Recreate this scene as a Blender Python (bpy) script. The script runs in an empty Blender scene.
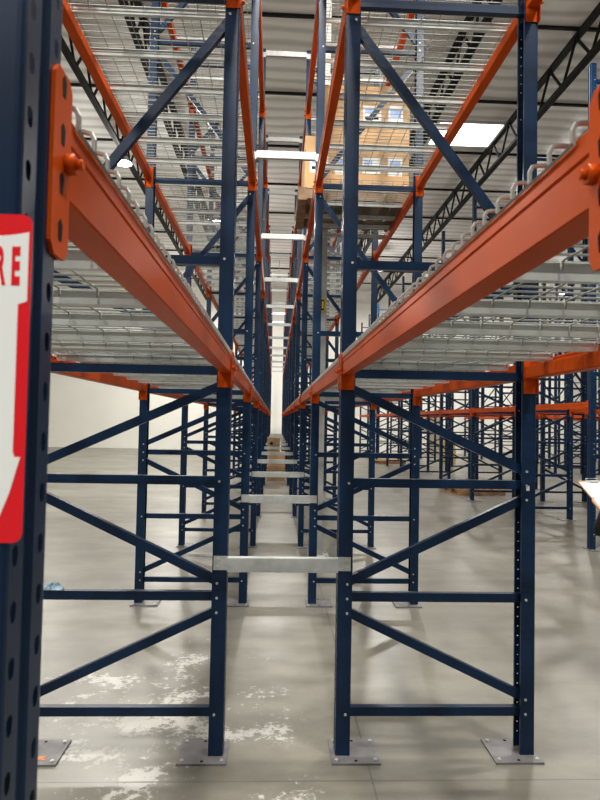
import bpy, math, random
from mathutils import Vector, Matrix
random.seed(7)
C = bpy.context.scene.collection
PI = math.pi
H = 1.738          # eye height
D0, BAY = 3.196, 2.56   # first frame, bay pitch
XL, XR = -0.758, 0.867  # row centre lines
FR = range(-1, 12)
Y_NEAR = {'left': .590, 'right': .568}

# ------------------------------------------------------------------ helpers
class MB:
    def __init__(s): s.v = []; s.f = []; s.m = []; s.sm = []
    def quad(s, pts, mi=0, smooth=False):
        b = len(s.v); s.v += [tuple(p) for p in pts]; s.f.append(tuple(range(b, b+len(pts)))); s.m.append(mi); s.sm.append(smooth)
    def box(s, x0, x1, y0, y1, z0, z1, mi=0):
        b = len(s.v)
        s.v += [(x,y,z) for z in (z0,z1) for (x,y) in ((x0,y0),(x1,y0),(x1,y1),(x0,y1))]
        for f in ((3,2,1,0),(4,5,6,7),(0,1,5,4),(1,2,6,5),(2,3,7,6),(3,0,4,7)):
            s.f.append(tuple(b+i for i in f)); s.m.append(mi); s.sm.append(False)
    def bar(s, p, q, w, h, up=(0,0,1), mi=0):
        p, q = Vector(p), Vector(q); d = (q-p).normalized(); up = Vector(up)
        a = d.cross(up)
        if a.length < 1e-5: a = d.cross(Vector((1,0,0)))
        a.normalize(); u = a.cross(d).normalized()
        b = len(s.v)
        for o in (p, q):
            for (i, j) in ((-1,-1),(1,-1),(1,1),(-1,1)): s.v.append(tuple(o + a*(i*w/2) + u*(j*h/2)))
        for f in ((3,2,1,0),(4,5,6,7),(0,1,5,4),(1,2,6,5),(2,3,7,6),(3,0,4,7)):
            s.f.append(tuple(b+i for i in f)); s.m.append(mi); s.sm.append(False)
    def tube(s, pts, r, n=5, mi=0, caps=True):
        pts = [Vector(p) for p in pts]; base = len(s.v); k = len(pts)
        rr = r if isinstance(r, (list, tuple)) else [r]*k
        ref = None
        for i, p in enumerate(pts):
            t = (pts[min(i+1,k-1)] - pts[max(i-1,0)]).normalized()
            if ref is None:
                ref = t.cross(Vector((0,0,1)))
                if ref.length < 1e-4: ref = t.cross(Vector((1,0,0)))
            a = (ref - t*ref.dot(t)).normalized(); b = t.cross(a)
            for j in range(n):
                an = 2*PI*j/n
                s.v.append(tuple(p + a*(math.cos(an)*rr[i]) + b*(math.sin(an)*rr[i])))
        for i in range(k-1):
            for j in range(n):
                s.f.append((base+i*n+j, base+i*n+(j+1)%n, base+(i+1)*n+(j+1)%n, base+(i+1)*n+j)); s.m.append(mi); s.sm.append(n > 5)
        if caps:
            s.f.append(tuple(base+j for j in reversed(range(n)))); s.m.append(mi); s.sm.append(False)
            s.f.append(tuple(base+(k-1)*n+j for j in range(n))); s.m.append(mi); s.sm.append(False)
    def lathe(s, prof, cx=0, cy=0, n=20, mi=0):
        base = len(s.v)
        for (r, z) in prof:
            for j in range(n): s.v.append((cx+r*math.cos(2*PI*j/n), cy+r*math.sin(2*PI*j/n), z))
        for i in range(len(prof)-1):
            for j in range(n):
                s.f.append((base+i*n+j, base+i*n+(j+1)%n, base+(i+1)*n+(j+1)%n, base+(i+1)*n+j)); s.m.append(mi); s.sm.append(True)
    def disc(s, c, axis, r, t, n=8, mi=0):       # bolt head
        c = Vector(c); a = Vector(axis).normalized()
        s.tube([c, c+a*t], r, n, mi)
    def prism(s, poly, ax, a0, a1, mi=0):        # poly of 2-tuples, extruded along axis
        def P(p, t):
            return {'x': (t,p[0],p[1]), 'y': (p[0],t,p[1]), 'z': (p[0],p[1],t)}[ax]
        n = len(poly); b = len(s.v)
        s.v += [P(p,a0) for p in poly] + [P(p,a1) for p in poly]
        for i in range(n):
            s.f.append((b+i, b+(i+1)%n, b+n+(i+1)%n, b+n+i)); s.m.append(mi); s.sm.append(False)
        s.f.append(tuple(b+i for i in reversed(range(n)))); s.m.append(mi); s.sm.append(False)
        s.f.append(tuple(b+n+i for i in range(n))); s.m.append(mi); s.sm.append(False)
    def mesh(s, name, mats):
        me = bpy.data.meshes.new(name); me.from_pydata(s.v, [], s.f)
        for m in (mats if isinstance(mats, (list,tuple)) else [mats]): me.materials.append(m)
        me.polygons.foreach_set('material_index', s.m); me.polygons.foreach_set('use_smooth', s.sm)
        me.update(); return me

def add(name, me, parent=None, loc=(0,0,0), rot=(0,0,0)):
    o = bpy.data.objects.new(name, me); C.objects.link(o); o.location = loc; o.rotation_euler = rot
    if parent: o.parent = parent
    return o
def tag(o, label, cat, group=None):
    o['label'] = label; o['category'] = cat
    if group: o['group'] = group
    return o
def thing(name, label, cat, loc=(0,0,0), rz=0, group=None):
    o = bpy.data.objects.new(name, None); C.objects.link(o); o.location = loc; o.rotation_euler = (0,0,rz)
    o.empty_display_size = .1
    return tag(o, label, cat, group)
def dup(src, loc, rz=0):
    r = src.copy(); C.objects.link(r); r.location = loc; r.rotation_euler = (0,0,rz)
    for ch in list(src.children):
        c = ch.copy(); C.objects.link(c); c.parent = r
        for g in list(ch.children):
            e = g.copy(); C.objects.link(e); e.parent = c
    return r
def struct(name, me, loc=(0,0,0)):
    o = add(name, me, None, loc); o['kind'] = 'structure'; return o

# ------------------------------------------------------------------ materials
def mat(name, col, rough=.5, metal=0., var=.0, scale=8., bump=0., spec=.5, emit=None):
    m = bpy.data.materials.new(name); m.use_nodes = True
    nt = m.node_tree; b = nt.nodes['Principled BSDF']
    b.inputs['Base Color'].default_value = (*col, 1); b.inputs['Roughness'].default_value = rough
    b.inputs['Metallic'].default_value = metal; b.inputs['Specular IOR Level'].default_value = spec
    tc = nt.nodes.new('ShaderNodeTexCoord'); n = nt.nodes.new('ShaderNodeTexNoise')
    n.inputs['Scale'].default_value = scale; n.inputs['Detail'].default_value = 5
    nt.links.new(tc.outputs['Object'], n.inputs['Vector'])
    if var:
        r = nt.nodes.new('ShaderNodeValToRGB')
        r.color_ramp.elements[0].position = .3; r.color_ramp.elements[1].position = .7
        r.color_ramp.elements[0].color = (*[c*(1-var) for c in col], 1); r.color_ramp.elements[1].color = (*[min(1,c*(1+var)) for c in col], 1)
        nt.links.new(n.outputs['Fac'], r.inputs['Fac']); nt.links.new(r.outputs['Color'], b.inputs['Base Color'])
    if bump:
        bp = nt.nodes.new('ShaderNodeBump'); bp.inputs['Strength'].default_value = bump; bp.inputs['Distance'].default_value = .01
        nt.links.new(n.outputs['Fac'], bp.inputs['Height']); nt.links.new(bp.outputs['Normal'], b.inputs['Normal'])
    if emit:
        b.inputs['Emission Color'].default_value = (*col, 1); b.inputs['Emission Strength'].default_value = emit
    return m
NAVY = mat('navy_paint', (.0030,.017,.048), .33, 0, .25, 6, spec=.28)
ORANGE = mat('orange_paint', (.46,.064,.006), .36, .12, .10, 5, spec=.025)
GALV = mat('galvanized', (.50,.52,.51), .42, .45, .12, 18)
WIRE = mat('galvanized_wire', (.27,.28,.26), .45, .3)
CHAN = mat('deck_channel_grey', (.55,.58,.56), .45, .25, .08, 10)
PLATE = mat('foot_plate_grey', (.17,.165,.17), .5, .3, .15, 14)
BOLT = mat('zinc_bolt', (.52,.52,.50), .35, .4)
JOIST = mat('dark_steel', (.008,.007,.006), .7, spec=.2)
CARD = mat('cardboard', (.56,.34,.16), .8, 0, .08, 5)
CARDD = mat('cardboard_dark', (.34,.22,.12), .8, 0, .1, 5)
TAPE = mat('packing_tape', (.62,.45,.26), .3)
LABELW = mat('white_paper', (.82,.82,.80), .6)
LABELB = mat('blue_print', (.30,.42,.72), .6)
INK = mat('dark_ink', (.008,.007,.007), .8, spec=.1)
PALW = mat('pallet_wood', (.22,.14,.08), .85, 0, .3, 9)
PALW2 = mat('pallet_wood_warm', (.36,.20,.10), .85, 0, .25, 9)
RED = mat('sign_red', (.72,.008,.015), .25)
WHITE = mat('sign_white', (.84,.86,.84), .25)
YEL = mat('yellow_label', (.85,.6,.05), .5)
COLM = mat('column_paint', (.42,.43,.41), .5, 0, .05, 4)
SKIN = mat('skin', (.60,.34,.23), .5, 0, .06, 20)
BLACK = mat('black_cloth', (.010,.012,.018), .85, 0, .3, 30, .3)
JEAN = mat('blue_denim', (.03,.05,.10), .9, 0, .3, 40, .3)
SHOE = mat('brown_leather', (.06,.035,.02), .6)
HAIR = mat('dark_hair', (.012,.009,.007), .6, 0, .3, 60, .4)
HARD = mat('brown_hardboard', (.34,.19,.08), .55, 0, .12, 40)
EYE = mat('eye_white', (.8,.8,.78), .2)
RAG = mat('rag_blue_white', (.35,.50,.66), .8, 0, .7, 45, .6)
SCRAP = mat('orange_scrap', (.62,.22,.08), .6, 0, .2, 20)
LENS = mat('lamp_lens', (1,.98,.93), .4, emit=14)
LAMPB = mat('lamp_body', (.55,.55,.53), .4, .6)
SKYL = mat('skylight_panel', (1,.99,.95), .5, emit=6)

def floor_mat():
    m = bpy.data.materials.new('polished_concrete'); m.use_nodes = True
    nt = m.node_tree; L = nt.links.new; N = nt.nodes.new; b = nt.nodes['Principled BSDF']
    geo = N('ShaderNodeNewGeometry'); sep = N('ShaderNodeSeparateXYZ'); L(geo.outputs['Position'], sep.inputs[0])
    def math_(op, a, bb=None, c=None):
        n = N('ShaderNodeMath'); n.operation = op
        for i, v in enumerate((a, bb, c)):
            if v is None: continue
            if isinstance(v, (int, float)): n.inputs[i].default_value = v
            else: L(v, n.inputs[i])
        return n.outputs[0]
    def noise(scale, detail=6, rough=.6, sx=1, sy=1):
        mp = N('ShaderNodeMapping'); mp.inputs['Scale'].default_value = (sx, sy, 1); L(geo.outputs['Position'], mp.inputs[0])
        n = N('ShaderNodeTexNoise'); n.inputs['Scale'].default_value = scale; n.inputs['Detail'].default_value = detail; n.inputs['Roughness'].default_value = rough
        L(mp.outputs[0], n.inputs['Vector']); return n.outputs['Fac']
    def ramp(f, stops):
        r = N('ShaderNodeValToRGB'); e = r.color_ramp.elements
        while len(e) < len(stops): e.new(.5)
        for i, (p, c) in enumerate(stops): e[i].position = p; e[i].color = (*c, 1) if len(c) == 3 else c
        L(f, r.inputs[0]); return r.outputs['Color']
    def mix(f, a, bb, mode='MIX'):
        n = N('ShaderNodeMix'); n.data_type = 'RGBA'; n.blend_type = mode
        L(f, n.inputs[0]) if not isinstance(f, (int,float)) else setattr(n.inputs[0], 'default_value', f)
        for v, i in ((a,6),(bb,7)):
            if isinstance(v, tuple): n.inputs[i].default_value = (*v, 1)
            else: L(v, n.inputs[i])
        return n.outputs[2]
    big = noise(.55, 5, .6, .6, 1.3); fine = noise(9, 8, .7)
    col = ramp(big, [(.34,(.130,.122,.099)), (.50,(.178,.168,.140)), (.66,(.245,.233,.200))])
    fc = ramp(fine, [(.25,(.86,.86,.86)), (.75,(1.10,1.10,1.10))])
    col = mix(.6, col, fc, 'MULTIPLY')
    mid = ramp(noise(2.2, 5, .62, .7, 1.5), [(.30,(.70,.70,.67)), (.70,(1.20,1.20,1.20))])
    col = mix(.8, col, mid, 'MULTIPLY')
    # worn white patches: near the left row
    patch = noise(2.3, 3, .5, 1, 1.2); speck = noise(17, 6, .78)
    dx = math_('SUBTRACT', sep.outputs[0], -.62); dy = math_('SUBTRACT', sep.outputs[1], 3.55)
    r2 = math_('ADD', math_('MULTIPLY', math_('MULTIPLY', dx, dx), 1.1), math_('MULTIPLY', math_('MULTIPLY', dy, dy), .8))
    fall = math_('MULTIPLY', r2, .16)
    a = math_('SUBTRACT', math_('ADD', patch, math_('MULTIPLY', speck, .95)), fall)
    am = N('ShaderNodeMapRange'); am.inputs[1].default_value = .985; am.inputs[2].default_value = 1.05; L(a, am.inputs[0])
    col = mix(math_('MULTIPLY', am.outputs[0], .65), col, (.60,.59,.56))
    # saw-cut joints
    def joint(coord, pos, period, w):
        t = math_('PINGPONG', math_('ADD', math_('SUBTRACT', coord, pos), 1000*period), period/2)
        return math_('LESS_THAN', t, w)
    j = math_('MAXIMUM', joint(sep.outputs[0], .505, 6.1, .005), joint(sep.outputs[1], 2.95, 7.6, .005))
    col = mix(math_('MULTIPLY', j, .85), col, (.09,.08,.065))
    L(col, b.inputs['Base Color'])
    rr = N('ShaderNodeMapRange'); L(noise(1.6, 3, .5), rr.inputs[0]); rr.inputs[1].default_value = .3; rr.inputs[2].default_value = .7
    rr.inputs[3].default_value = .30; rr.inputs[4].default_value = .38
    ro = math_('ADD', rr.outputs[0], math_('MULTIPLY', am.outputs[0], .25)); L(ro, b.inputs['Roughness'])
    b.inputs['Specular IOR Level'].default_value = .5
    bp = N('ShaderNodeBump'); bp.inputs['Strength'].default_value = .05; bp.inputs['Distance'].default_value = .003
    L(fine, bp.inputs['Height']); L(bp.outputs[0], b.inputs['Normal'])
    return m
def ceiling_mat():
    m = bpy.data.materials.new('roof_insulation'); m.use_nodes = True
    nt = m.node_tree; L = nt.links.new; N = nt.nodes.new; b = nt.nodes['Principled BSDF']
    geo = N('ShaderNodeNewGeometry')
    mp = N('ShaderNodeMapping'); mp.inputs['Scale'].default_value = (.25, 1, 1); L(geo.outputs['Position'], mp.inputs[0])
    n = N('ShaderNodeTexNoise'); n.inputs['Scale'].default_value = 1.6; n.inputs['Detail'].default_value = 4; L(mp.outputs[0], n.inputs['Vector'])
    w = N('ShaderNodeTexWave'); w.wave_type = 'BANDS'; w.bands_direction = 'Y'; w.inputs['Scale'].default_value = .75; w.inputs['Distortion'].default_value = 2.2
    L(geo.outputs['Position'], w.inputs['Vector'])
    r = N('ShaderNodeValToRGB'); r.color_ramp.elements[0].position = .0; r.color_ramp.elements[0].color = (.60,.60,.585,1)
    r.color_ramp.elements[1].position = .30; r.color_ramp.elements[1].color = (.88,.88,.86,1)
    ad = N('ShaderNodeMath'); ad.operation = 'MULTIPLY'; L(n.outputs['Fac'], ad.inputs[0]); L(w.outputs['Fac'], ad.inputs[1])
    L(ad.outputs[0], r.inputs[0]); L(r.outputs[0], b.inputs['Base Color']); b.inputs['Roughness'].default_value = .6
    bp = N('ShaderNodeBump'); bp.inputs['Strength'].default_value = .5; bp.inputs['Distance'].default_value = .05; L(ad.outputs[0], bp.inputs['Height']); L(bp.outputs[0], b.inputs['Normal'])
    return m
FLOOR = floor_mat(); CEIL = ceiling_mat()
WALL = mat('wall_paint', (.86,.85,.79), .7, 0, .03, .5)

# ------------------------------------------------------------------ building shell
X0, X1, Y0, Y1, ZR = -20., 24., -6., 34., H+7.5
m = MB(); m.box(X0, X1, Y0, Y1, -.2, 0); struct('floor', m.mesh('floor', FLOOR))
m = MB(); m.box(X0, X1, Y0, Y1, ZR, ZR+.2); struct('ceiling', m.mesh('ceiling', CEIL))
m = MB(); m.box(X0, X1, Y1, Y1+.2, 0, ZR); struct('wall_back', m.mesh('wall_back', WALL))
m = MB(); m.box(X0-.2, X0, Y0, Y1, 0, ZR); struct('wall_left', m.mesh('wall_left', WALL))
m = MB(); m.box(X1, X1+.2, Y0, Y1, 0, ZR); struct('wall_right', m.mesh('wall_right', WALL))
DOOR = mat('door_tan', (.36,.31,.24), .6)
m = MB(); m.box(8.65, 9.55, Y1-.05, Y1-.002, 0, 2.1); m.box(8.58, 9.62, Y1-.03, Y1-.001, 2.1, 2.18)
d = struct('door_1', m.mesh('door', DOOR))
m = MB(); m.tube([(9.44,Y1-.12,1.0),(9.3,Y1-.12,1.0)], .012, 6); m.bar((9.43,Y1-.12,1.0),(9.43,Y1-.04,1.0),.02,.02)
add('door_handle', m.mesh('door_handle', GALV), d)

# roof steel: joists along the racks, purlins across
def joist(x, label):
    t = thing('roof_joist', label, 'joist', (x, 0, 0), 0, 'roof joists')
    zt, zb, ya, yb = ZR-.07, ZR-.80, -5.5, 33.95
    m = MB()
    for s in (-.035,.035): m.box(s-.030, s+.030, ya, yb, zt-.07, zt)
    add('top_chord', m.mesh('top_chord', JOIST), t)
    m = MB()
    for s in (-.035,.035): m.box(s-.030, s+.030, ya, yb, zb, zb+.07)
    add('bottom_chord', m.mesh('bottom_chord', JOIST), t)
    m = MB(); y = ya; k = 0
    while y < yb-.6:
        m.bar((0,y,zb+.03 if k%2 else zt-.03), (0,y+.55,zt-.03 if k%2 else zb+.03), .042, .042); y += .55; k += 1
    add('web_rods', m.mesh('web_rods', JOIST), t)
for x, lb in ((-6.4,'dark open-web roof joist farthest left, over the open floor'), (-4.0,'dark open-web roof joist left of the left rack row'),
              (-2.6,'dark open-web roof joist just outside the left rack row'), (3.4,'dark open-web roof joist over the aisle right of the racks'),
              (5.6,'dark open-web roof joist at upper right, beyond the skylight'), (7.9,'dark open-web roof joist farthest right, over the far rows')):
    joist(x, lb)
ORD = ['first','second','third','fourth','fifth','sixth','seventh','eighth','ninth','tenth','eleventh','twelfth','thirteenth','fourteenth']
PL = [10.85+2.65*i for i in range(-3, 9)]
m = MB(); m.box(X0+.05, X1-.05, -.03, .03, -.05, -.0); pm = m.mesh('roof_purlin', JOIST)
for i, y in enumerate(PL):
    tag(add('roof_purlin', pm, None, (0,y,ZR-.0)), f'dark straight purlin crossing under the roof, {ORD[i]} counted from the camera', 'purlin', 'roof purlins')
m = MB(); m.box(-.8, .8, -.6, .6, -.03, -.001); skm = m.mesh('skylight', SKYL)
m = MB()
for s in (-1,1):
    m.box(-.86,.86, s*.63-.03, s*.63+.03, -.05, -.001); m.box(s*.83-.03, s*.83+.03, -.6,.6, -.05,-.001)
skf = m.mesh('skylight_frame', LAMPB)
for (x, y, lb) in ((4.75,15.1,'bright rectangular skylight panel in the roof at upper right'), (-7.6,15.1,'bright rectangular skylight panel in the roof on the far left')):
    t = thing('skylight', lb, 'skylight', (x,y,ZR)); add('light_panel', skm, t); add('frame', skf, t)

# lamps
def lamp(x, y, label):
    t = thing('pendant_lamp', label, 'lamp', (x,y,ZR), 0, 'high bay lamps')
    m = MB(); m.tube([(0,0,0),(0,0,-.72)], .012, 6); add('stem', m.mesh('stem', LAMPB), t)
    m = MB(); m.lathe([(.0,-.66),(.07,-.66),(.09,-.76),(.13,-.82),(.23,-.96),(.24,-.98),(.225,-.975)], n=20); add('reflector', m.mesh('reflector', LAMPB), t)
    m = MB(); m.lathe([(.222,-.965),(.12,-.98),(.0,-.985)], n=20); add('lens', m.mesh('lens', LENS), t)
    ld = bpy.data.lights.new('high_bay_light', 'AREA'); ld.shape = 'DISK'; ld.size = .5; ld.energy = LP; ld.color = (1,.965,.90)
    lo = bpy.data.objects.new('lamp_light', ld); C.objects.link(lo); lo.parent = t; lo.location = (0,0,-1.05)
    pd = bpy.data.lights.new('lamp_spill', 'POINT'); pd.shadow_soft_size = .22; pd.energy = LP*(.10 if abs(x) < 1 else .30); pd.color = (1,.965,.90)
    po = bpy.data.objects.new('lamp_spill', pd); C.objects.link(po); po.parent = t; po.location = (0,0,-1.25)
LP = 400
for x, y, lb in ((-4.05,15.4,'round high bay lamp left of racks, brightest one at upper left'), (-2.1,19.6,'round high bay lamp seen through the left decks, farther back'),
                 (4.4,25.4,'round high bay lamp far back above the right aisle'), (2.9,6.4,'round high bay lamp above the right aisle, beside the boxed load'),
                 (2.9,1.0,'round high bay lamp above the right aisle, close to camera'), (.05,3.2,'round high bay lamp straight above the flue near the camera'), (-4.05,2.5,'round high bay lamp over open floor, close to camera'),
                 (-8.5,9,'round high bay lamp far left over the middle of the open floor'), (-8.5,22,'round high bay lamp far left over the rear open floor'),
                 (-5.,30,'round high bay lamp in front of the back wall on the left'), (8.6,17,'round high bay lamp above the second right aisle, midway'),
                 (8.6,29,'round high bay lamp above the second right aisle, near back wall'), (14.2,29,'round high bay lamp farthest right near the back wall'),
                 (.05,-3.4,'unseen high bay lamp added above the flue line behind the viewpoint'), (-4.05,-3.4,'unseen high bay lamp added over the open floor behind the viewpoint'), (.05,28,'round high bay lamp above the flue near the back wall')):  # both lamps behind the viewpoint are added to brighten the sign and post fronts
    lamp(x, y, lb)

# ------------------------------------------------------------------ upright frame
PITCH = .0508; PH = H+5.2; NROW = int((PH-.06)/PITCH)
def tear(su):      # hole outline, 8 points (du, dv), matched to the cell's rectangle points
    return [(-.0042,-.0085),(0,-.0105),(.0042,-.0085),(.0062,0),(.0055,.0068),(0,.0098),(-.0055,.0068),(-.0062,0)]
def rnd():
    r = .0036
    return [(r*math.cos(a), r*math.sin(a)) for a in (PI*1.25,PI*1.5,PI*1.75,0,PI*.25,PI*.5,PI*.75,PI)]
def holed(mb, u0, u1, P, centres, shape, w):
    edges = [u0]
    for c in centres: edges += [c-w/2, c+w/2]
    edges.append(u1)
    for i in range(0, len(edges), 2):
        a, b = edges[i], edges[i+1]
        if b-a > 1e-6: mb.quad([P(a,0),P(b,0),P(b,PH),P(a,PH)])
    for c in centres:
        a, b = c-w/2, c+w/2; z = .05
        mb.quad([P(a,0),P(b,0),P(b,z),P(a,z)])
        for r in range(NROW):
            z0 = z+r*PITCH; z1 = z0+PITCH; zc = (z0+z1)/2
            rect = [(a,z0),(c,z0),(b,z0),(b,zc),(b,z1),(c,z1),(a,z1),(a,zc)]
            hole = [(c+du, zc+dv) for du, dv in shape]
            base = len(mb.v); mb.v += [tuple(P(*p)) for p in rect+hole]
            for k in range(8):
                mb.f.append((base+k, base+(k+1)%8, base+8+(k+1)%8, base+8+k)); mb.m.append(0); mb.sm.append(False)
        mb.quad([P(a,z+NROW*PITCH),P(b,z+NROW*PITCH),P(b,PH),P(a,PH)])
HW, HY = .038, .048      # half section of a post across and along the row
def post_mesh():                      # web at -x, open towards +x
    m = MB()
    for s in (-1, 1):                 # web halves with the teardrop columns
        holed(m, min(s*.012,s*.041), max(s*.012,s*.041), lambda u, v: (-HW, u, v), [s*.0295], tear(1), .0155)
        m.quad([(-HW,s*.012,0),(-HW,s*.012,PH),(-HW+.005,s*.008,PH),(-HW+.005,s*.008,0)])
        for i in range(3):            # rounded corner
            a0, a1 = i*PI/6, (i+1)*PI/6
            f = lambda a: (-HW+.007-.007*math.cos(a), s*(HY-.007+.007*math.sin(a)))
            p, q = f(a0), f(a1); m.quad([(*p,0),(*q,0),(*q,PH),(*p,PH)], 0, True)
        holed(m, -HW+.007, HW, lambda u, v: (u, s*HY, v), [.016], rnd(), .010)
        m.quad([(HW,s*HY,0),(HW,s*(HY-.013),0),(HW,s*(HY-.013),PH),(HW,s*HY,PH)])
    m.quad([(-HW+.005,-.008,0),(-HW+.005,.008,0),(-HW+.005,.008,PH),(-HW+.005,-.008,PH)])
    return m.mesh('post', NAVY)
POST = post_mesh(); PX = .486
LV = [.22, .813, 1.413, 1.993, 2.580, 4.02, 5.38, 6.70]
def brace_mesh(p, q):
    m = MB(); m.bar(p, q, .036, .046, (0,0,1), 0)
    for e in (p, q):
        if any(H+2.03*i+.155 < e[2]+.011 < H+2.03*i+.385 for i in range(3)): continue   # behind a beam connector
        for s in (-1, 1): m.disc((e[0], s*HY, e[2]), (0,s,0), .0068, .005, 8, 1)
    return m.mesh('brace', [NAVY, BOLT])
HB = {z: brace_mesh((-PX+.012,0,z), (PX-.012,0,z)) for z in LV}
DB = []
for i in range(len(LV)-1):
    a, b = LV[i]+.075, LV[i+1]-.075
    if i == 4: b = LV[i+1]-.12
    DB.append(brace_mesh((-PX+.012,0,b), (PX-.012,0,a)) if i % 2 == 0 else brace_mesh((-PX+.012,0,a), (PX-.012,0,b)))
m = MB(); m.box(-.06, .19, -.118, .118, 0, .011)
for (x, y) in ((-.035,-.09),(.165,-.09),(-.035,.09),(.165,.09)):
    m.disc((x,y,.011), (0,0,1), .010, .006, 6, 1); m.disc((x,y,.017),(0,0,1), .005, .004, 6, 1)
for (x, y) in ((.065,-.095),(.065,.095)): m.disc((x,y,.011), (0,0,1), .009, .0006, 8, 2)
FOOT = m.mesh('foot_plate', [PLATE, BOLT, INK])
def make_frame():
    t = thing('upright_frame', '', 'rack frame', (0,0,0), 0, 'navy upright rack frames')
    for s in (-1, 1):
        rz = 0 if s < 0 else PI
        add('post', POST, t, (s*PX,0,.011), (0,0,rz)); add('foot_plate', FOOT, t, (s*PX,0,0), (0,0,rz))
    for z in LV: add('horizontal_brace', HB[z], t)
    for b in DB: add('diagonal_brace', b, t)
    return t
proto = make_frame(); first = [True]
def place(proto, flag, loc, rz, label, group=None):
    if flag[0]: o = proto; flag[0] = False; o.location = loc; o.rotation_euler = (0,0,rz)
    else: o = dup(proto, loc, rz)
    o['label'] = label
    if group: o['group'] = group
    return o
Y = lambda k, side='right': D0 + BAY*k if k >= 0 else Y_NEAR[side]
for side, x, rz in (('left', XL, PI), ('right', XR, 0)):
    for k in FR:
        lab = f'navy upright rack frame in the {side} rack row, {ORD[k+1]} one back from the camera'
        f = place(proto, first, (x, Y(k,side), 0), rz, lab)
        if side == 'right' and k == 0: sticker_frame = f
m = MB(); m.box(-.009,.009,-.001,0,-.013,.013)
o = add('sticker', m.mesh('sticker', LABELW), sticker_frame, (PX-.006,-HY-.0005,1.40)); o['label'] = 'small white sticker'
# rack rows beyond the right aisle
FARR = [(4.47+.486, 2, 11, 'first'), (6.09+.486, 3, 11, 'second'), (10.04+.48, 6, 11, 'third'), (11.66+.48, 7, 11, 'fourth'), (15.68+.48, 10, 11, 'fifth')]
for x, k0, k1, nm in FARR:
    for k in range(k0, k1+1):
        place(proto, first, (x, Y(k), 0), PI if nm in ('first','third','fifth') else 0, f'navy upright rack frame in {nm} row past the right aisle, {ORD[k-k0]} one back')

# ------------------------------------------------------------------ beams
ZL = [H + 2.03*i for i in range(3)]
BL = BAY - 2*HY
def beam_mesh(BL):     # front face towards -x at x=0, runs along y
    m = MB()
    poly = [(.0,.245),(.0,.302),(.0035,.305),(.0,.308),(.0,.334),(.004,.338),(.026,.338),(.028,.336),(.028,.311),(.056,.311),(.058,.309),(.058,.249),(.054,.245),(.003,.2435)]
    m.prism(poly, 'y', -BL/2+.004, BL/2-.004); return m.mesh('beam_tube', ORANGE)
def conn_mesh(s, BL):    # s: which end
    m = MB(); y = s*BL/2
    m.box(-.0045, .066, min(y-s*.001,y-s*.005), max(y-s*.001,y-s*.005), .165, .362)
    a, b = y, y+s*.036
    pts = [(-.009,.165),( -.009,.372)]
    # plate lapping the post web, rounded foot
    y0, y1 = min(y-s*.020,y+s*.030), max(y-s*.020,y+s*.030)
    poly = [(y0,.178),(y0+.010,.166),(y1-.010,.166),(y1,.178),(y1,.352),(y1-.010,.363),(y0+.010,.363),(y0,.352)]
    m.prism(poly, 'x', -.0085, -.0042)
    yc = y+s*.005
    for z in (.195,.245,.297,.348):
        m.prism([(yc-.004,z-.012),(yc+.004,z-.012),(yc+.006,z+.006),(yc,z+.012),(yc-.006,z+.006)], 'x', -.0091, -.0080, 1)
    return m.mesh('end_connector', [ORANGE, INK])
def pin_mesh(s, BL):
    m = MB(); m.disc((-.0085, s*(BL/2-.008), .270), (-1,0,0), .011, .010, 6); m.disc((-.0185, s*(BL/2-.008), .270), (-1,0,0), .006, .008, 8)
    return m.mesh('locking_pin', ORANGE)
def make_beam(BL):
    t = thing('rack_crossbar', '', 'rack beam', (0,0,0), 0, 'orange rack beams')
    add('bar_tube', beam_mesh(BL), t)
    for s in (-1,1): c = add('end_connector', conn_mesh(s, BL), t); add('locking_pin', pin_mesh(s, BL), c)
    return t
bp, bfirst = make_beam(BL), [True]
bnear = {sd: (make_beam(Y(0)-Y_NEAR[sd]-2*HY), [True]) for sd in ('left','right')}
LVN = ['lowest level', 'middle level', 'top level']
WF = PX + HW      # web face offset from the row centre
for side, x in (('left', XL), ('right', XR)):
    for k in range(-1, 11):
        for li, z in enumerate(ZL):
            for sd in (-1, 1):
                inner = (sd > 0) == (side == 'left')
                lab = f'orange beam on the {"flue" if inner else "outer"} side of the {side} row, {LVN[li]}, {ORD[k+1]} bay'
                place(*(bnear[side] if k < 0 else (bp, bfirst)), (x+sd*(WF-.004), (Y(k,side)+Y(k+1))/2, z), 0 if sd < 0 else PI, lab)
for x, k0, k1, nm in FARR:
    for k in range(k0, k1):
        for sd in (-1, 1):
            lab = f'orange beam on {"left" if sd < 0 else "right"} side of {nm} row past right aisle, {ORD[k-k0]} bay'
            place(bp, bfirst, (x+sd*(WF-.004), Y(k)+BAY/2, H), 0 if sd < 0 else PI, lab)

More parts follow.
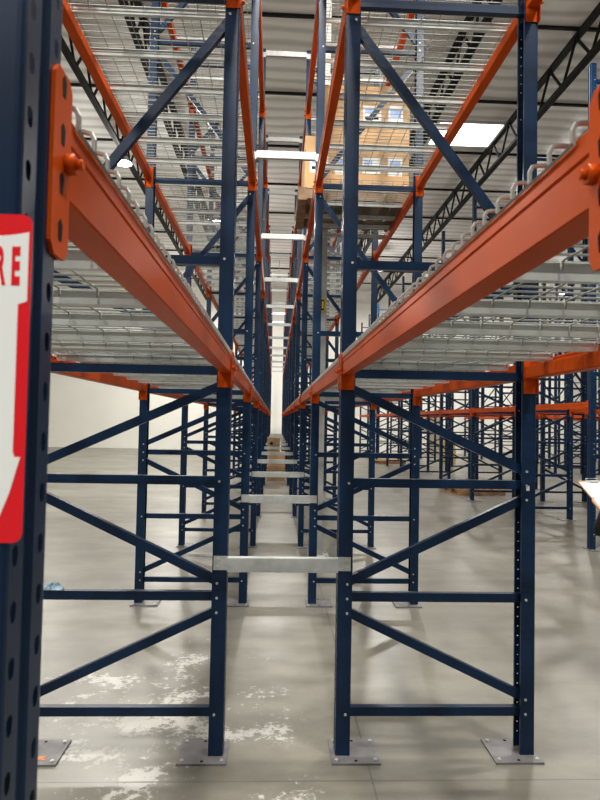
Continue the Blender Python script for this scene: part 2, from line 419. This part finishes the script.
# ------------------------------------------------------------------ wire decks
def deck_meshes(w, chans):
    m = MB(); n = max(2, int(round(w/.0615))); step = w/n; zx = .357; e = WF-.0002
    for i in range(n+1):
        y = -w/2 + .004 + i*(w-.008)/n
        pts = [(-e,y,zx-.026),(-e,y,zx-.010),(-e+.004,y,zx-.002),(-e+.012,y,zx),(e-.012,y,zx),(e-.004,y,zx-.002),(e,y,zx-.010),(e,y,zx-.026)]
        m.tube(pts, .0034, 5)
    nx = 10
    for i in range(nx):
        x = -.47 + i*.94/(nx-1); pts = [(x,-w/2,zx-.006)]
        for yc in chans:
            for q in (-.031, .031): pts += [(x,yc+q-.006,zx-.006),(x,yc+q,zx-.027),(x,yc+q+.006,zx-.006)]
        m.tube(pts+[(x,w/2,zx-.006)], .0028, 4)
    for sx in (-1,1): m.tube([(sx*e,-w/2,zx-.0275),(sx*e,w/2,zx-.0275)], .0026, 4)
    c = MB(); hw = .016
    poly = [(-hw-.012,.350),(-hw-.012,.347),(-hw,.347),(-hw+.004,.3125),(hw-.004,.3125),(hw,.347),(hw+.012,.347),(hw+.012,.350),(hw-.003,.350),(hw-.007,.3155),(-hw+.007,.3155),(-hw+.003,.350)]
    c.prism(poly, 'x', -WF+.034, WF-.034)
    return m.mesh('wire_grid', WIRE), c.mesh('support_channel', CHAN)
def make_deck(w, chans):
    a, b = deck_meshes(w, chans); t = thing('wire_deck', '', 'wire deck', (0,0,0), 0, 'wire mesh decks')
    add('wire_grid', a, t)
    for y in chans: add('support_channel', b, t, (0,y,0))
    return t
DW = 1.200
dk = make_deck(DW, (-.41, 0, .41)); dfirst = [True]
dn = make_deck(.62, (-.18, .18)); nfirst = [True]
for side, x in (('left', XL), ('right', XR)):
    for k in range(-1, 11):
        for li, z in enumerate(ZL):
            for h in (0, 1):
                y = (Y(k,side)+Y(k+1))/2 + (h-.5)*(DW+.008)
                lab = f'wire mesh deck in the {side} row, {LVN[li]}, {ORD[k+1]} bay, {"farther" if h else "nearer"} panel'
                if side == 'right' and k == 1 and h == 1:
                    place(dn, nfirst, (x, Y(k)+BAY/2+.004+.31, z), 0, lab)
                else:
                    place(dk, dfirst, (x, y, z), 0, lab)

# ------------------------------------------------------------------ row spacers
def spacer():
    t = thing('row_spacer', '', 'row spacer', (0,0,0), 0, 'galvanized row spacers')
    xa, xb = XL+WF-.070, XR-WF+.066
    a, b = XL+WF+.004, XR-WF-.004
    m = MB(); poly = [(-.040,-.036),(-.002,-.036),(-.002,.036),(-.040,.036),(-.040,.033),(-.005,.033),(-.005,-.033),(-.040,-.033)]
    m.prism(poly, 'x', a, b)
    m.box(xa, a+.01, -.0035, -.0005, -.036, .036); m.box(b-.01, xb, -.0035, -.0005, -.036, .036)
    m.box(a, b, -.044, -.040, -.036, .034)
    add('channel', m.mesh('channel', GALV), t)
    for x in (xa+.022, xb-.022):
        m = MB()
        for z in (-.020, .020): m.disc((x,-.0035,z), (0,-1,0), .008, .006, 6)
        add('bolt_pair', m.mesh('bolt_pair', BOLT), t)
    return t
sp = spacer(); sfirst = [True]
for zi, z, nm, k0 in ((0, .993, 'lowest run', 0), (1, H+2.54, 'middle run', 0), (2, H+5.12, 'topmost run', 0)):
    for k in range(k0, 12):
        place(sp, sfirst, (0, Y(k)-HY-.0005, z), 0, f'galvanized row spacer across the flue, {nm}, {ORD[k]} one from the camera')

# ------------------------------------------------------------------ building column
t = thing('support_post', 'light grey square steel building column inside the right rack row', 'column', (.585, 7.76, 0))
m = MB(); r = .05; ch = .008
m.prism([(-r+ch,-r),(r-ch,-r),(r,-r+ch),(r,r-ch),(r-ch,r),(-r+ch,r),(-r,r-ch),(-r,-r+ch)], 'z', .02, ZR-.001); add('shaft', m.mesh('shaft', COLM), t)
m = MB(); m.box(-.13,.13,-.13,.13,0,.02)
for sx in (-1,1):
    for sy in (-1,1): m.disc((sx*.1,sy*.1,.02),(0,0,1),.016,.02,6,1)
add('base_plate', m.mesh('base_plate', [COLM, BOLT]), t)
m = MB(); m.box(-.035,.035,-.0515,-.0502,3.15,3.33); m.box(-.022,.022,-.0520,-.0515,3.17,3.31,1); m.box(-.012,.012,-.0523,-.0520,3.19,3.29,0)
o = add('warning_tag', m.mesh('warning_tag', [YEL, INK]), t); o['label'] = 'yellow tag with a dark inset'

# ------------------------------------------------------------------ cartons and pallets
def carton(w, dpt, h, label, loc, rz=0, lab=True, mt=None, group=None, mark=False):
    t = thing('carton', label, 'box', loc, rz, group); mt = mt or CARD
    m = MB(); g = .004
    m.box(-w/2, w/2, -dpt/2, dpt/2, 0, h-.003)
    m.box(-w/2, w/2, -dpt/2, -g/2, h-.003, h); m.box(-w/2, w/2, g/2, dpt/2, h-.003, h)
    m.box(-w/2-.0008, w/2+.0008, -g, g, h*.86, h-.002, 1)
    add('box_body', m.mesh('box_body', [mt, TAPE]), t)
    m = MB(); m.box(-w/2-.001, w/2+.001, -.025, .025, h, h+.0008)
    add('tape_strip', m.mesh('tape_strip', TAPE), t)
    if lab:
        m = MB(); y = -dpt/2-.001
        m.box(-.03-.20, -.03, y, -dpt/2, h*.30, h*.62); m.box(-.21,-.06, y-.0006, y, h*.36, h*.42, 1); m.box(-.21,-.12, y-.0006, y, h*.48, h*.56, 2)
        m.box(.05, .21, y, -dpt/2, h*.28, h*.64); m.box(.07,.19, y-.0006, y, h*.40, h*.58, 2)
        o = add('shipping_label', m.mesh('shipping_label', [LABELW, INK, LABELB]), t); o['label'] = 'white and blue printed labels'
    if mark:
        m = MB(); y = -dpt/2-.001
        m.disc((-.06,y+.0005,h*.58),(0,-1,0),.045,.001,12)
        add('printed_mark', m.mesh('printed_mark', INK), t)
    return t
def pallet(label, loc, mt, L=1.22, W=1.02, rz=0):
    t = thing('wooden_pallet', label, 'pallet', loc, rz, 'wooden pallets')
    for y in (-W/2+.02, 0, W/2-.02):
        m = MB(); m.box(-L/2, L/2, y-.019, y+.019, .018, .122); add('stringer', m.mesh('stringer', mt), t)
    m = MB(); n = 7
    for i in range(n):
        x = -L/2+.05+i*(L-.1)/(n-1); m.box(x-.048, x+.048, -W/2, W/2, .122, .140)
    add('top_boards', m.mesh('top_boards', mt), t)
    m = MB()
    for i in range(5):
        x = -L/2+.05+i*(L-.1)/4; m.box(x-.048, x+.048, -W/2, W/2, 0, .018)
    add('bottom_boards', m.mesh('bottom_boards', mt), t)
    return t
zd = ZL[1]+.3635
px0, py0 = .81, 6.93
pallet('dark wooden pallet under cartons on the middle level of right row', (px0, py0, zd), PALW)
cw, cd, chh = .57, .48, .575
for li in range(2):
    for ix in range(2):
        for iy in range(2):
            lab = f'taped brown carton, {"bottom" if li == 0 else "upper"} layer of the raised pallet load, {"left" if ix == 0 else "right"} {"front" if iy == 0 else "rear"} one'
            if li == 1 and ix == 0: continue
            carton(cw, cd, chh, lab, (px0+.03+(ix-.5)*(cw+.006), py0+(iy-.5)*(cd+.006), zd+.1405+li*(chh+.002)), 0, True, CARD, 'cartons on the raised pallet')
# upper layer: left pair replaced with narrower cartons set back from the flue
for iy in range(2):
    carton(.40, cd, chh, f'narrow brown carton, upper layer of the raised pallet load, {"front" if iy == 0 else "rear"} left one', (px0+.03-.006-.20, py0+(iy-.5)*(cd+.006), zd+.1405+chh+.002), 0, False, CARD, 'cartons on the raised pallet')
# cartons standing in the flue far back
fx = .047
for i, (hh, w) in enumerate(((.42,.52),(.41,.50),(.40,.36))):
    z = sum((.42,.41,.40)[:i])+.002*i
    carton(w, .48, hh, f'brown carton in the floor stack inside the flue, {("bottom","middle","top")[i]} of three', (fx-(.08 if i==2 else 0), 17.4, z), 0, False, CARDD if i != 1 else CARD, 'cartons stacked in the flue', i == 2)
# pallets lying beyond the right aisle
pallet('flat wooden pallet on the floor past the right aisle, nearer one', (5.0, 14.95, 0), PALW2, rz=.10)
pallet('flat wooden pallet farther back on the floor by the far rows', (4.75, 25.2, 0), PALW2, rz=.3)
carton(.55,.5,.62,'yellowish carton on the floor far back among the right rows, lower one', (7.45,25.6,0), 0, False, mat('cardboard_yellow',(.62,.48,.22),.8))
carton(.50,.46,.55,'yellowish carton far back among the right rows, stacked upper one', (7.45,25.6,.622), 0, False, bpy.data.materials['cardboard_yellow'])

# ------------------------------------------------------------------ extinguisher sign on the nearest left post
def text_mesh(body, size, off=0.0):
    cu = bpy.data.curves.new('t', 'FONT'); cu.body = body; cu.size = size; cu.align_x = 'CENTER'; cu.offset = off; cu.extrude = .0002
    ob = bpy.data.objects.new('t', cu); C.objects.link(ob)
    dg = bpy.context.evaluated_depsgraph_get(); me = bpy.data.meshes.new_from_object(ob.evaluated_get(dg))
    bpy.data.objects.remove(ob); bpy.data.curves.remove(cu); return me
def merge_text(mb, me, ox, y, oz, sx=1., sz=1.):
    b = len(mb.v); mb.v += [(ox+v.co.x*sx, y-v.co.z, oz+v.co.y*sz) for v in me.vertices]
    for p in me.polygons: mb.f.append(tuple(b+i for i in p.vertices)); mb.m.append(0); mb.sm.append(False)
sx_, sy_, sz_ = -.2515, Y(-1,'left')-HY-.0012, H
t = thing('fire_extinguisher_sign', 'red and white fire extinguisher arrow sign stuck on the nearest left post', 'sign', (sx_, sy_, sz_)); t.scale = (.985,1,.985)
def rrect(x0,x1,z0,z1,r,n=5):
    out = []
    for cx, cz, a0 in ((x1-r,z0+r,-PI/2),(x1-r,z1-r,0),(x0+r,z1-r,PI/2),(x0+r,z0+r,PI)):
        for i in range(n+1):
            a = a0+i*PI/2/n; out.append((cx+r*math.cos(a), cz+r*math.sin(a)))
    return out
m = MB(); m.prism(rrect(-.0315,.0315,-.114,.182,.009), 'y', 0, .0010); add('red_panel', m.mesh('red_panel', RED), t)
top = [(.029 - .058*i/10, .166-.004*math.sin(PI*i/10)) for i in range(11)]
poly = [(0,-.110),(.010,-.094),(.019,-.070),(.0277,-.0376),(.0225,-.0376),(.021,-.033),(.021,.100),(.029,.103)] + top + [(-.029,.103),(-.021,.100),(-.021,-.033),(-.0225,-.0376),(-.0277,-.0376),(-.019,-.070),(-.010,-.094)]
m = MB(); m.prism(poly, 'y', -.0004, 0); add('white_arrow', m.mesh('white_arrow', WHITE), t)
m = MB()
def fit(ch, x0, x1, z0, z1, off=.0):
    me = text_mesh(ch, .05, off); xs = [v.co.x for v in me.vertices]; zs = [v.co.y for v in me.vertices]
    kx, kz = (x1-x0)/(max(xs)-min(xs)), (z1-z0)/(max(zs)-min(zs))
    merge_text(m, me, x0-min(xs)*kx, -.0006, z0-min(zs)*kz, kx, kz)
for ch, x0, x1 in (('F',-.0240,-.0165),('I',-.0110,-.0075),('R',.0005,.0095),('E',.0145,.0220)): fit(ch, x0, x1, .117, .1525, .0024)
add('headline_lettering', m.mesh('headline_lettering', RED), t); m = MB()
for i, ch in enumerate('EXTINGUISHER'):
    wd = .0018 if ch == 'I' else .0050
    fit(ch, -wd, wd, .0870-i*.0108, .0952-i*.0108)
add('stacked_lettering', m.mesh('stacked_lettering', RED), t)

# ------------------------------------------------------------------ small things
# crumpled rag lying on the left front frame's brace
m = MB(); nu, nv = 14, 8; rg = random.Random(3); base = 0
for i in range(nu+1):
    for j in range(nv+1):
        u, v = i/nu-.5, j/nv-.5; e = max(0, 1-4*v*v)*max(0, 1-3.6*u*u)
        m.v.append((u*.105+rg.uniform(-.004,.004), v*.046, .004+e*.036+rg.uniform(-.009,.009)*e))
for i in range(nu):
    for j in range(nv):
        a = i*(nv+1)+j; m.f.append((a,a+nv+1,a+nv+2,a+1)); m.m.append(0); m.sm.append(False)
tag(add('crumpled_rag', m.mesh('crumpled_rag', RAG), None, (-1.135, D0, .836)), 'crumpled blue and white rag lying on the left front horizontal brace', 'rag')
m = MB()
pts = [(-.055,-.012),(-.02,-.024),(.02,-.014),(.052,-.020),(.03,.004),(.045,.018),(.0,.016),(-.05,.022)]
m.prism(pts, 'z', 0, .0015); tag(add('orange_scrap', m.mesh('orange_scrap', SCRAP), None, (-1.165, D0-.062, .0112)), 'torn orange scrap lying on the far left foot plate', 'scrap')

# ------------------------------------------------------------------ person with a clipboard at the right edge
def skinned(name, pts, edges, rad, mt, parent=None, lv=2, root=0):
    me = bpy.data.meshes.new(name); me.from_pydata([tuple(p) for p in pts], edges, []); me.materials.append(mt)
    o = add(name, me, parent)
    sk = o.modifiers.new('s', 'SKIN'); sk.use_smooth_shade = True
    if not me.skin_vertices: me.attributes  # layer is created with the modifier below
    lay = me.skin_vertices[0] if me.skin_vertices else None
    if lay is None:
        import bmesh
        bm = bmesh.new(); bm.from_mesh(me); bm.verts.layers.skin.verify(); bm.to_mesh(me); bm.free(); lay = me.skin_vertices[0]
    for i, r in enumerate(rad):
        lay.data[i].radius = r if isinstance(r, tuple) else (r, r); lay.data[i].use_root = (i == root)
    ss = o.modifiers.new('u', 'SUBSURF'); ss.levels = lv; ss.render_levels = lv
    bpy.context.view_layer.update()
    dg = bpy.context.evaluated_depsgraph_get(); m2 = bpy.data.meshes.new_from_object(o.evaluated_get(dg))
    o.modifiers.clear(); o.data = m2; m2.name = name
    for p in m2.polygons: p.use_smooth = True
    return o
PXc, PYc = 2.50, 3.88
t = thing('person', 'person in black long sleeves holding a clipboard at the right edge', 'person', (PXc, PYc, 0))
# local frame: facing +y, left is -x
LE, LWr = Vector((-.315,.07,1.02)), Vector((-.185,.25,1.125))
LS, RS = Vector((-.185,0,1.42)), Vector((.185,0,1.42))
RE, RWr = Vector((.27,.04,1.12)), Vector((.12,.25,1.20))
LH = [Vector((-.09,0,.90)), Vector((-.10,.015,.50)), Vector((-.105,-.01,.09))]
RH = [Vector((.09,0,.90)), Vector((.10,.015,.50)), Vector((.105,-.01,.09))]
pts = [(0,0,.95),(0,.0,1.12),(0,-.01,1.32),(0,-.005,1.46),(0,.01,1.53),(0,.03,1.60),(0,.035,1.68),
       LS,LE,LWr,RS,RE,RWr,*LH,*RH,(-.105,.14,.04),(.105,.14,.04)]
edg = [(0,1),(1,2),(2,3),(3,4),(4,5),(5,6),(2,7),(7,8),(8,9),(2,10),(10,11),(11,12),(0,13),(13,14),(14,15),(0,16),(16,17),(17,18),(15,19),(18,20)]
rad = [(.14,.10),(.125,.09),(.15,.10),(.06,.06),(.055,.055),(.075,.09),(.078,.095),.05,.038,.026,.05,.038,.026,.075,.052,.036,.075,.052,.036,.03,.03]
skinned('body', pts, edg, rad, SKIN, t)
sp_ = [(0,0,.90),(0,0,1.12),(0,-.01,1.32),(0,-.005,1.445),LS,LE,LE.lerp(LWr,.9),RS,RE,RE.lerp(RWr,.9)]
skinned('long_sleeved_shirt', sp_, [(0,1),(1,2),(2,3),(2,4),(4,5),(5,6),(2,7),(7,8),(8,9)],
        [(.160,.118),(.145,.108),(.17,.115),(.075,.072),.068,.057,.042,.068,.057,.042], BLACK, t)
tp = [(0,0,.95),*LH,*RH]
skinned('trousers', tp, [(0,1),(1,2),(2,3),(0,4),(4,5),(5,6)], [(.155,.115),.095,.070,.058,.095,.070,.058], JEAN, t)
for s, nm in ((-1,'shoe'),(1,'shoe')):
    skinned(nm, [(s*.105,-.05,.045),(s*.105,.06,.045),(s*.110,.17,.036)], [(0,1),(1,2)], [(.046,.045),(.050,.045),(.044,.034)], SHOE, t)
# head details
hd = MB()
for i in range(9):
    for j in range(16):
        a, b = PI*.62*i/8, 2*PI*j/16
        hd.v.append((.088*math.sin(a)*math.cos(b), .020+.108*math.sin(a)*math.sin(b)-.012, 1.655+.118*math.cos(a)+(.05 if math.sin(b) > .3 and i > 4 else 0)*1.0))
for i in range(8):
    for j in range(16): hd.f.append((i*16+j, i*16+(j+1)%16, (i+1)*16+(j+1)%16, (i+1)*16+j)); hd.m.append(0); hd.sm.append(True)
add('hair', hd.mesh('hair', HAIR), t)
for s in (-1,1):
    m = MB(); m.lathe([(.0,-.012),(.009,-.008),(.012,0),(.009,.008),(.0,.012)], s*.031, .118, 10); m.v = [(x,y,z+1.635) for x,y,z in m.v]
    add('eye', m.mesh('eye', EYE), t)
    skinned('ear', [(s*.083,.03,1.60),(s*.090,.022,1.64)], [(0,1)], [(.010,.016),(.012,.020)], SKIN, t, 1)
skinned('nose', [(0,.115,1.63),(0,.140,1.590)], [(0,1)], [.010,.014], SKIN, t, 1)
m = MB(); m.tube([(-.024,.112,1.553),(0,.121,1.550),(.024,.112,1.553)], .006, 6); add('mouth', m.mesh('mouth', mat('lips',(.45,.18,.14),.5)), t)
# clipboard: clip edge farthest from the camera
cbc = Vector((2.412, 4.335, 1.245))
cb = thing('clipboard', 'brown clipboard with white papers held by the person at right edge', 'clipboard', cbc)
cb.rotation_euler = (math.radians(29), math.radians(-2), math.radians(2))
m = MB(); m.prism(rrect(-.115,.115,-.16,.16,.012), 'z', -.0015, .0015); add('board', m.mesh('board', HARD), cb)
m = MB(); m.box(-.105,.108,-.150,.140,.0016,.0036); add('paper_sheets', m.mesh('paper_sheets', LABELW), cb)
m = MB(); m.box(-.055,.055,.125,.156,.0037,.0065); m.tube([(-.05,.150,.008),(-.05,.158,.022),(.05,.158,.022),(.05,.150,.008)], .004, 6)
m.tube([(-.03,.128,.010),(.03,.128,.010)], .007, 8); add('clip', m.mesh('clip', GALV), cb)
bpy.context.view_layer.update()
# hands: palm + five fingers, local to the person
def hand(side, W, F, T, name):
    # W wrist, F list of (base, mid, tip) in person space, T thumb chain
    fwd = (F[1][0]-W)
    pal = [W, W.lerp(F[1][0].lerp(F[2][0],.5), .55), F[1][0].lerp(F[2][0],.5)]
    o = skinned(name, pal, [(0,1),(1,2)], [(.024,.019),(.036,.014),(.036,.012)], SKIN, t, 2)
    for ch in F:
        c = skinned('finger', [W.lerp(ch[0],.7)]+list(ch), [(0,1),(1,2),(2,3)], [.0085,.0088,.0080,.0068], SKIN, o, 1)
    skinned('thumb', list(T), [(0,1),(1,2)], [.011,.010,.0085], SKIN, o, 1)
    return o
off = Vector((PXc,PYc,0))
B = lambda x, y, z: (cb.matrix_world @ Vector((x,y,z))) - off
Wl = LWr
hand('l', Wl, [[B(-.090+.020*i,-.10+.035*(1-abs(i-1.3)/2),-.018), B(-.075+.022*i,-.055+.03*(1-abs(i-1.3)/2),-.014), B(-.055+.024*i,-.02+.03*(1-abs(i-1.3)/2),-.011)] for i in range(4)],
     [Wl.lerp(B(-.118,-.13,-.008),.5), B(-.124,-.095,.004), B(-.100,-.060,.012)], 'hand')
hand('r', RWr, [[B(.085-.018*i,-.11,.022), B(.060-.018*i,-.075,.030), B(.045-.016*i,-.062,.014)] for i in range(4)],
     [RWr.lerp(B(.03,-.13,.020),.5), B(.03,-.12,.026), B(.022,-.085,.016)], 'hand')
m = MB(); a = B(.028,-.075,.0045); b = B(.055,-.13,.075); m.tube([a+off, a.lerp(b,.12)+off, b+off], [.001,.004,.004], 8)
tag(add('pen', m.mesh('pen', INK)), 'dark pen in the right hand of the person with clipboard', 'pen')

# ------------------------------------------------------------------ camera
F = 600.
yaw, pitch, roll = math.atan(24.4/F), math.atan(20.4/F), math.radians(1.07)
f = Vector((math.sin(yaw)*math.cos(pitch), math.cos(yaw)*math.cos(pitch), math.sin(pitch)))
r0 = f.cross(Vector((0,0,1))).normalized(); u0 = r0.cross(f)
r = r0*math.cos(roll)+u0*math.sin(roll); u = u0*math.cos(roll)-r0*math.sin(roll)
cam = bpy.data.cameras.new('camera'); co = bpy.data.objects.new('camera', cam); C.objects.link(co)
M = Matrix((r, u, -f)).transposed().to_4x4(); M.translation = Vector((0,0,H)); co.matrix_world = M
cam.dof.use_dof = True; cam.dof.focus_distance = 4.2; cam.dof.aperture_fstop = 7.0
cam.sensor_fit = 'VERTICAL'; cam.sensor_height = 24; cam.lens = 24*F/800; cam.clip_start = .02; cam.clip_end = 200
bpy.context.scene.camera = co

# ------------------------------------------------------------------ light
w = bpy.data.worlds.new('world'); bpy.context.scene.world = w; w.use_nodes = True
w.node_tree.nodes['Background'].inputs[0].default_value = (.95,.97,1,1); w.node_tree.nodes['Background'].inputs[1].default_value = .22
sc = bpy.context.scene
sc.view_settings.view_transform = 'Standard'; sc.view_settings.look = 'None'; sc.view_settings.exposure = 0.0
sc.cycles.max_bounces = 6; sc.cycles.diffuse_bounces = 4; sc.cycles.glossy_bounces = 3
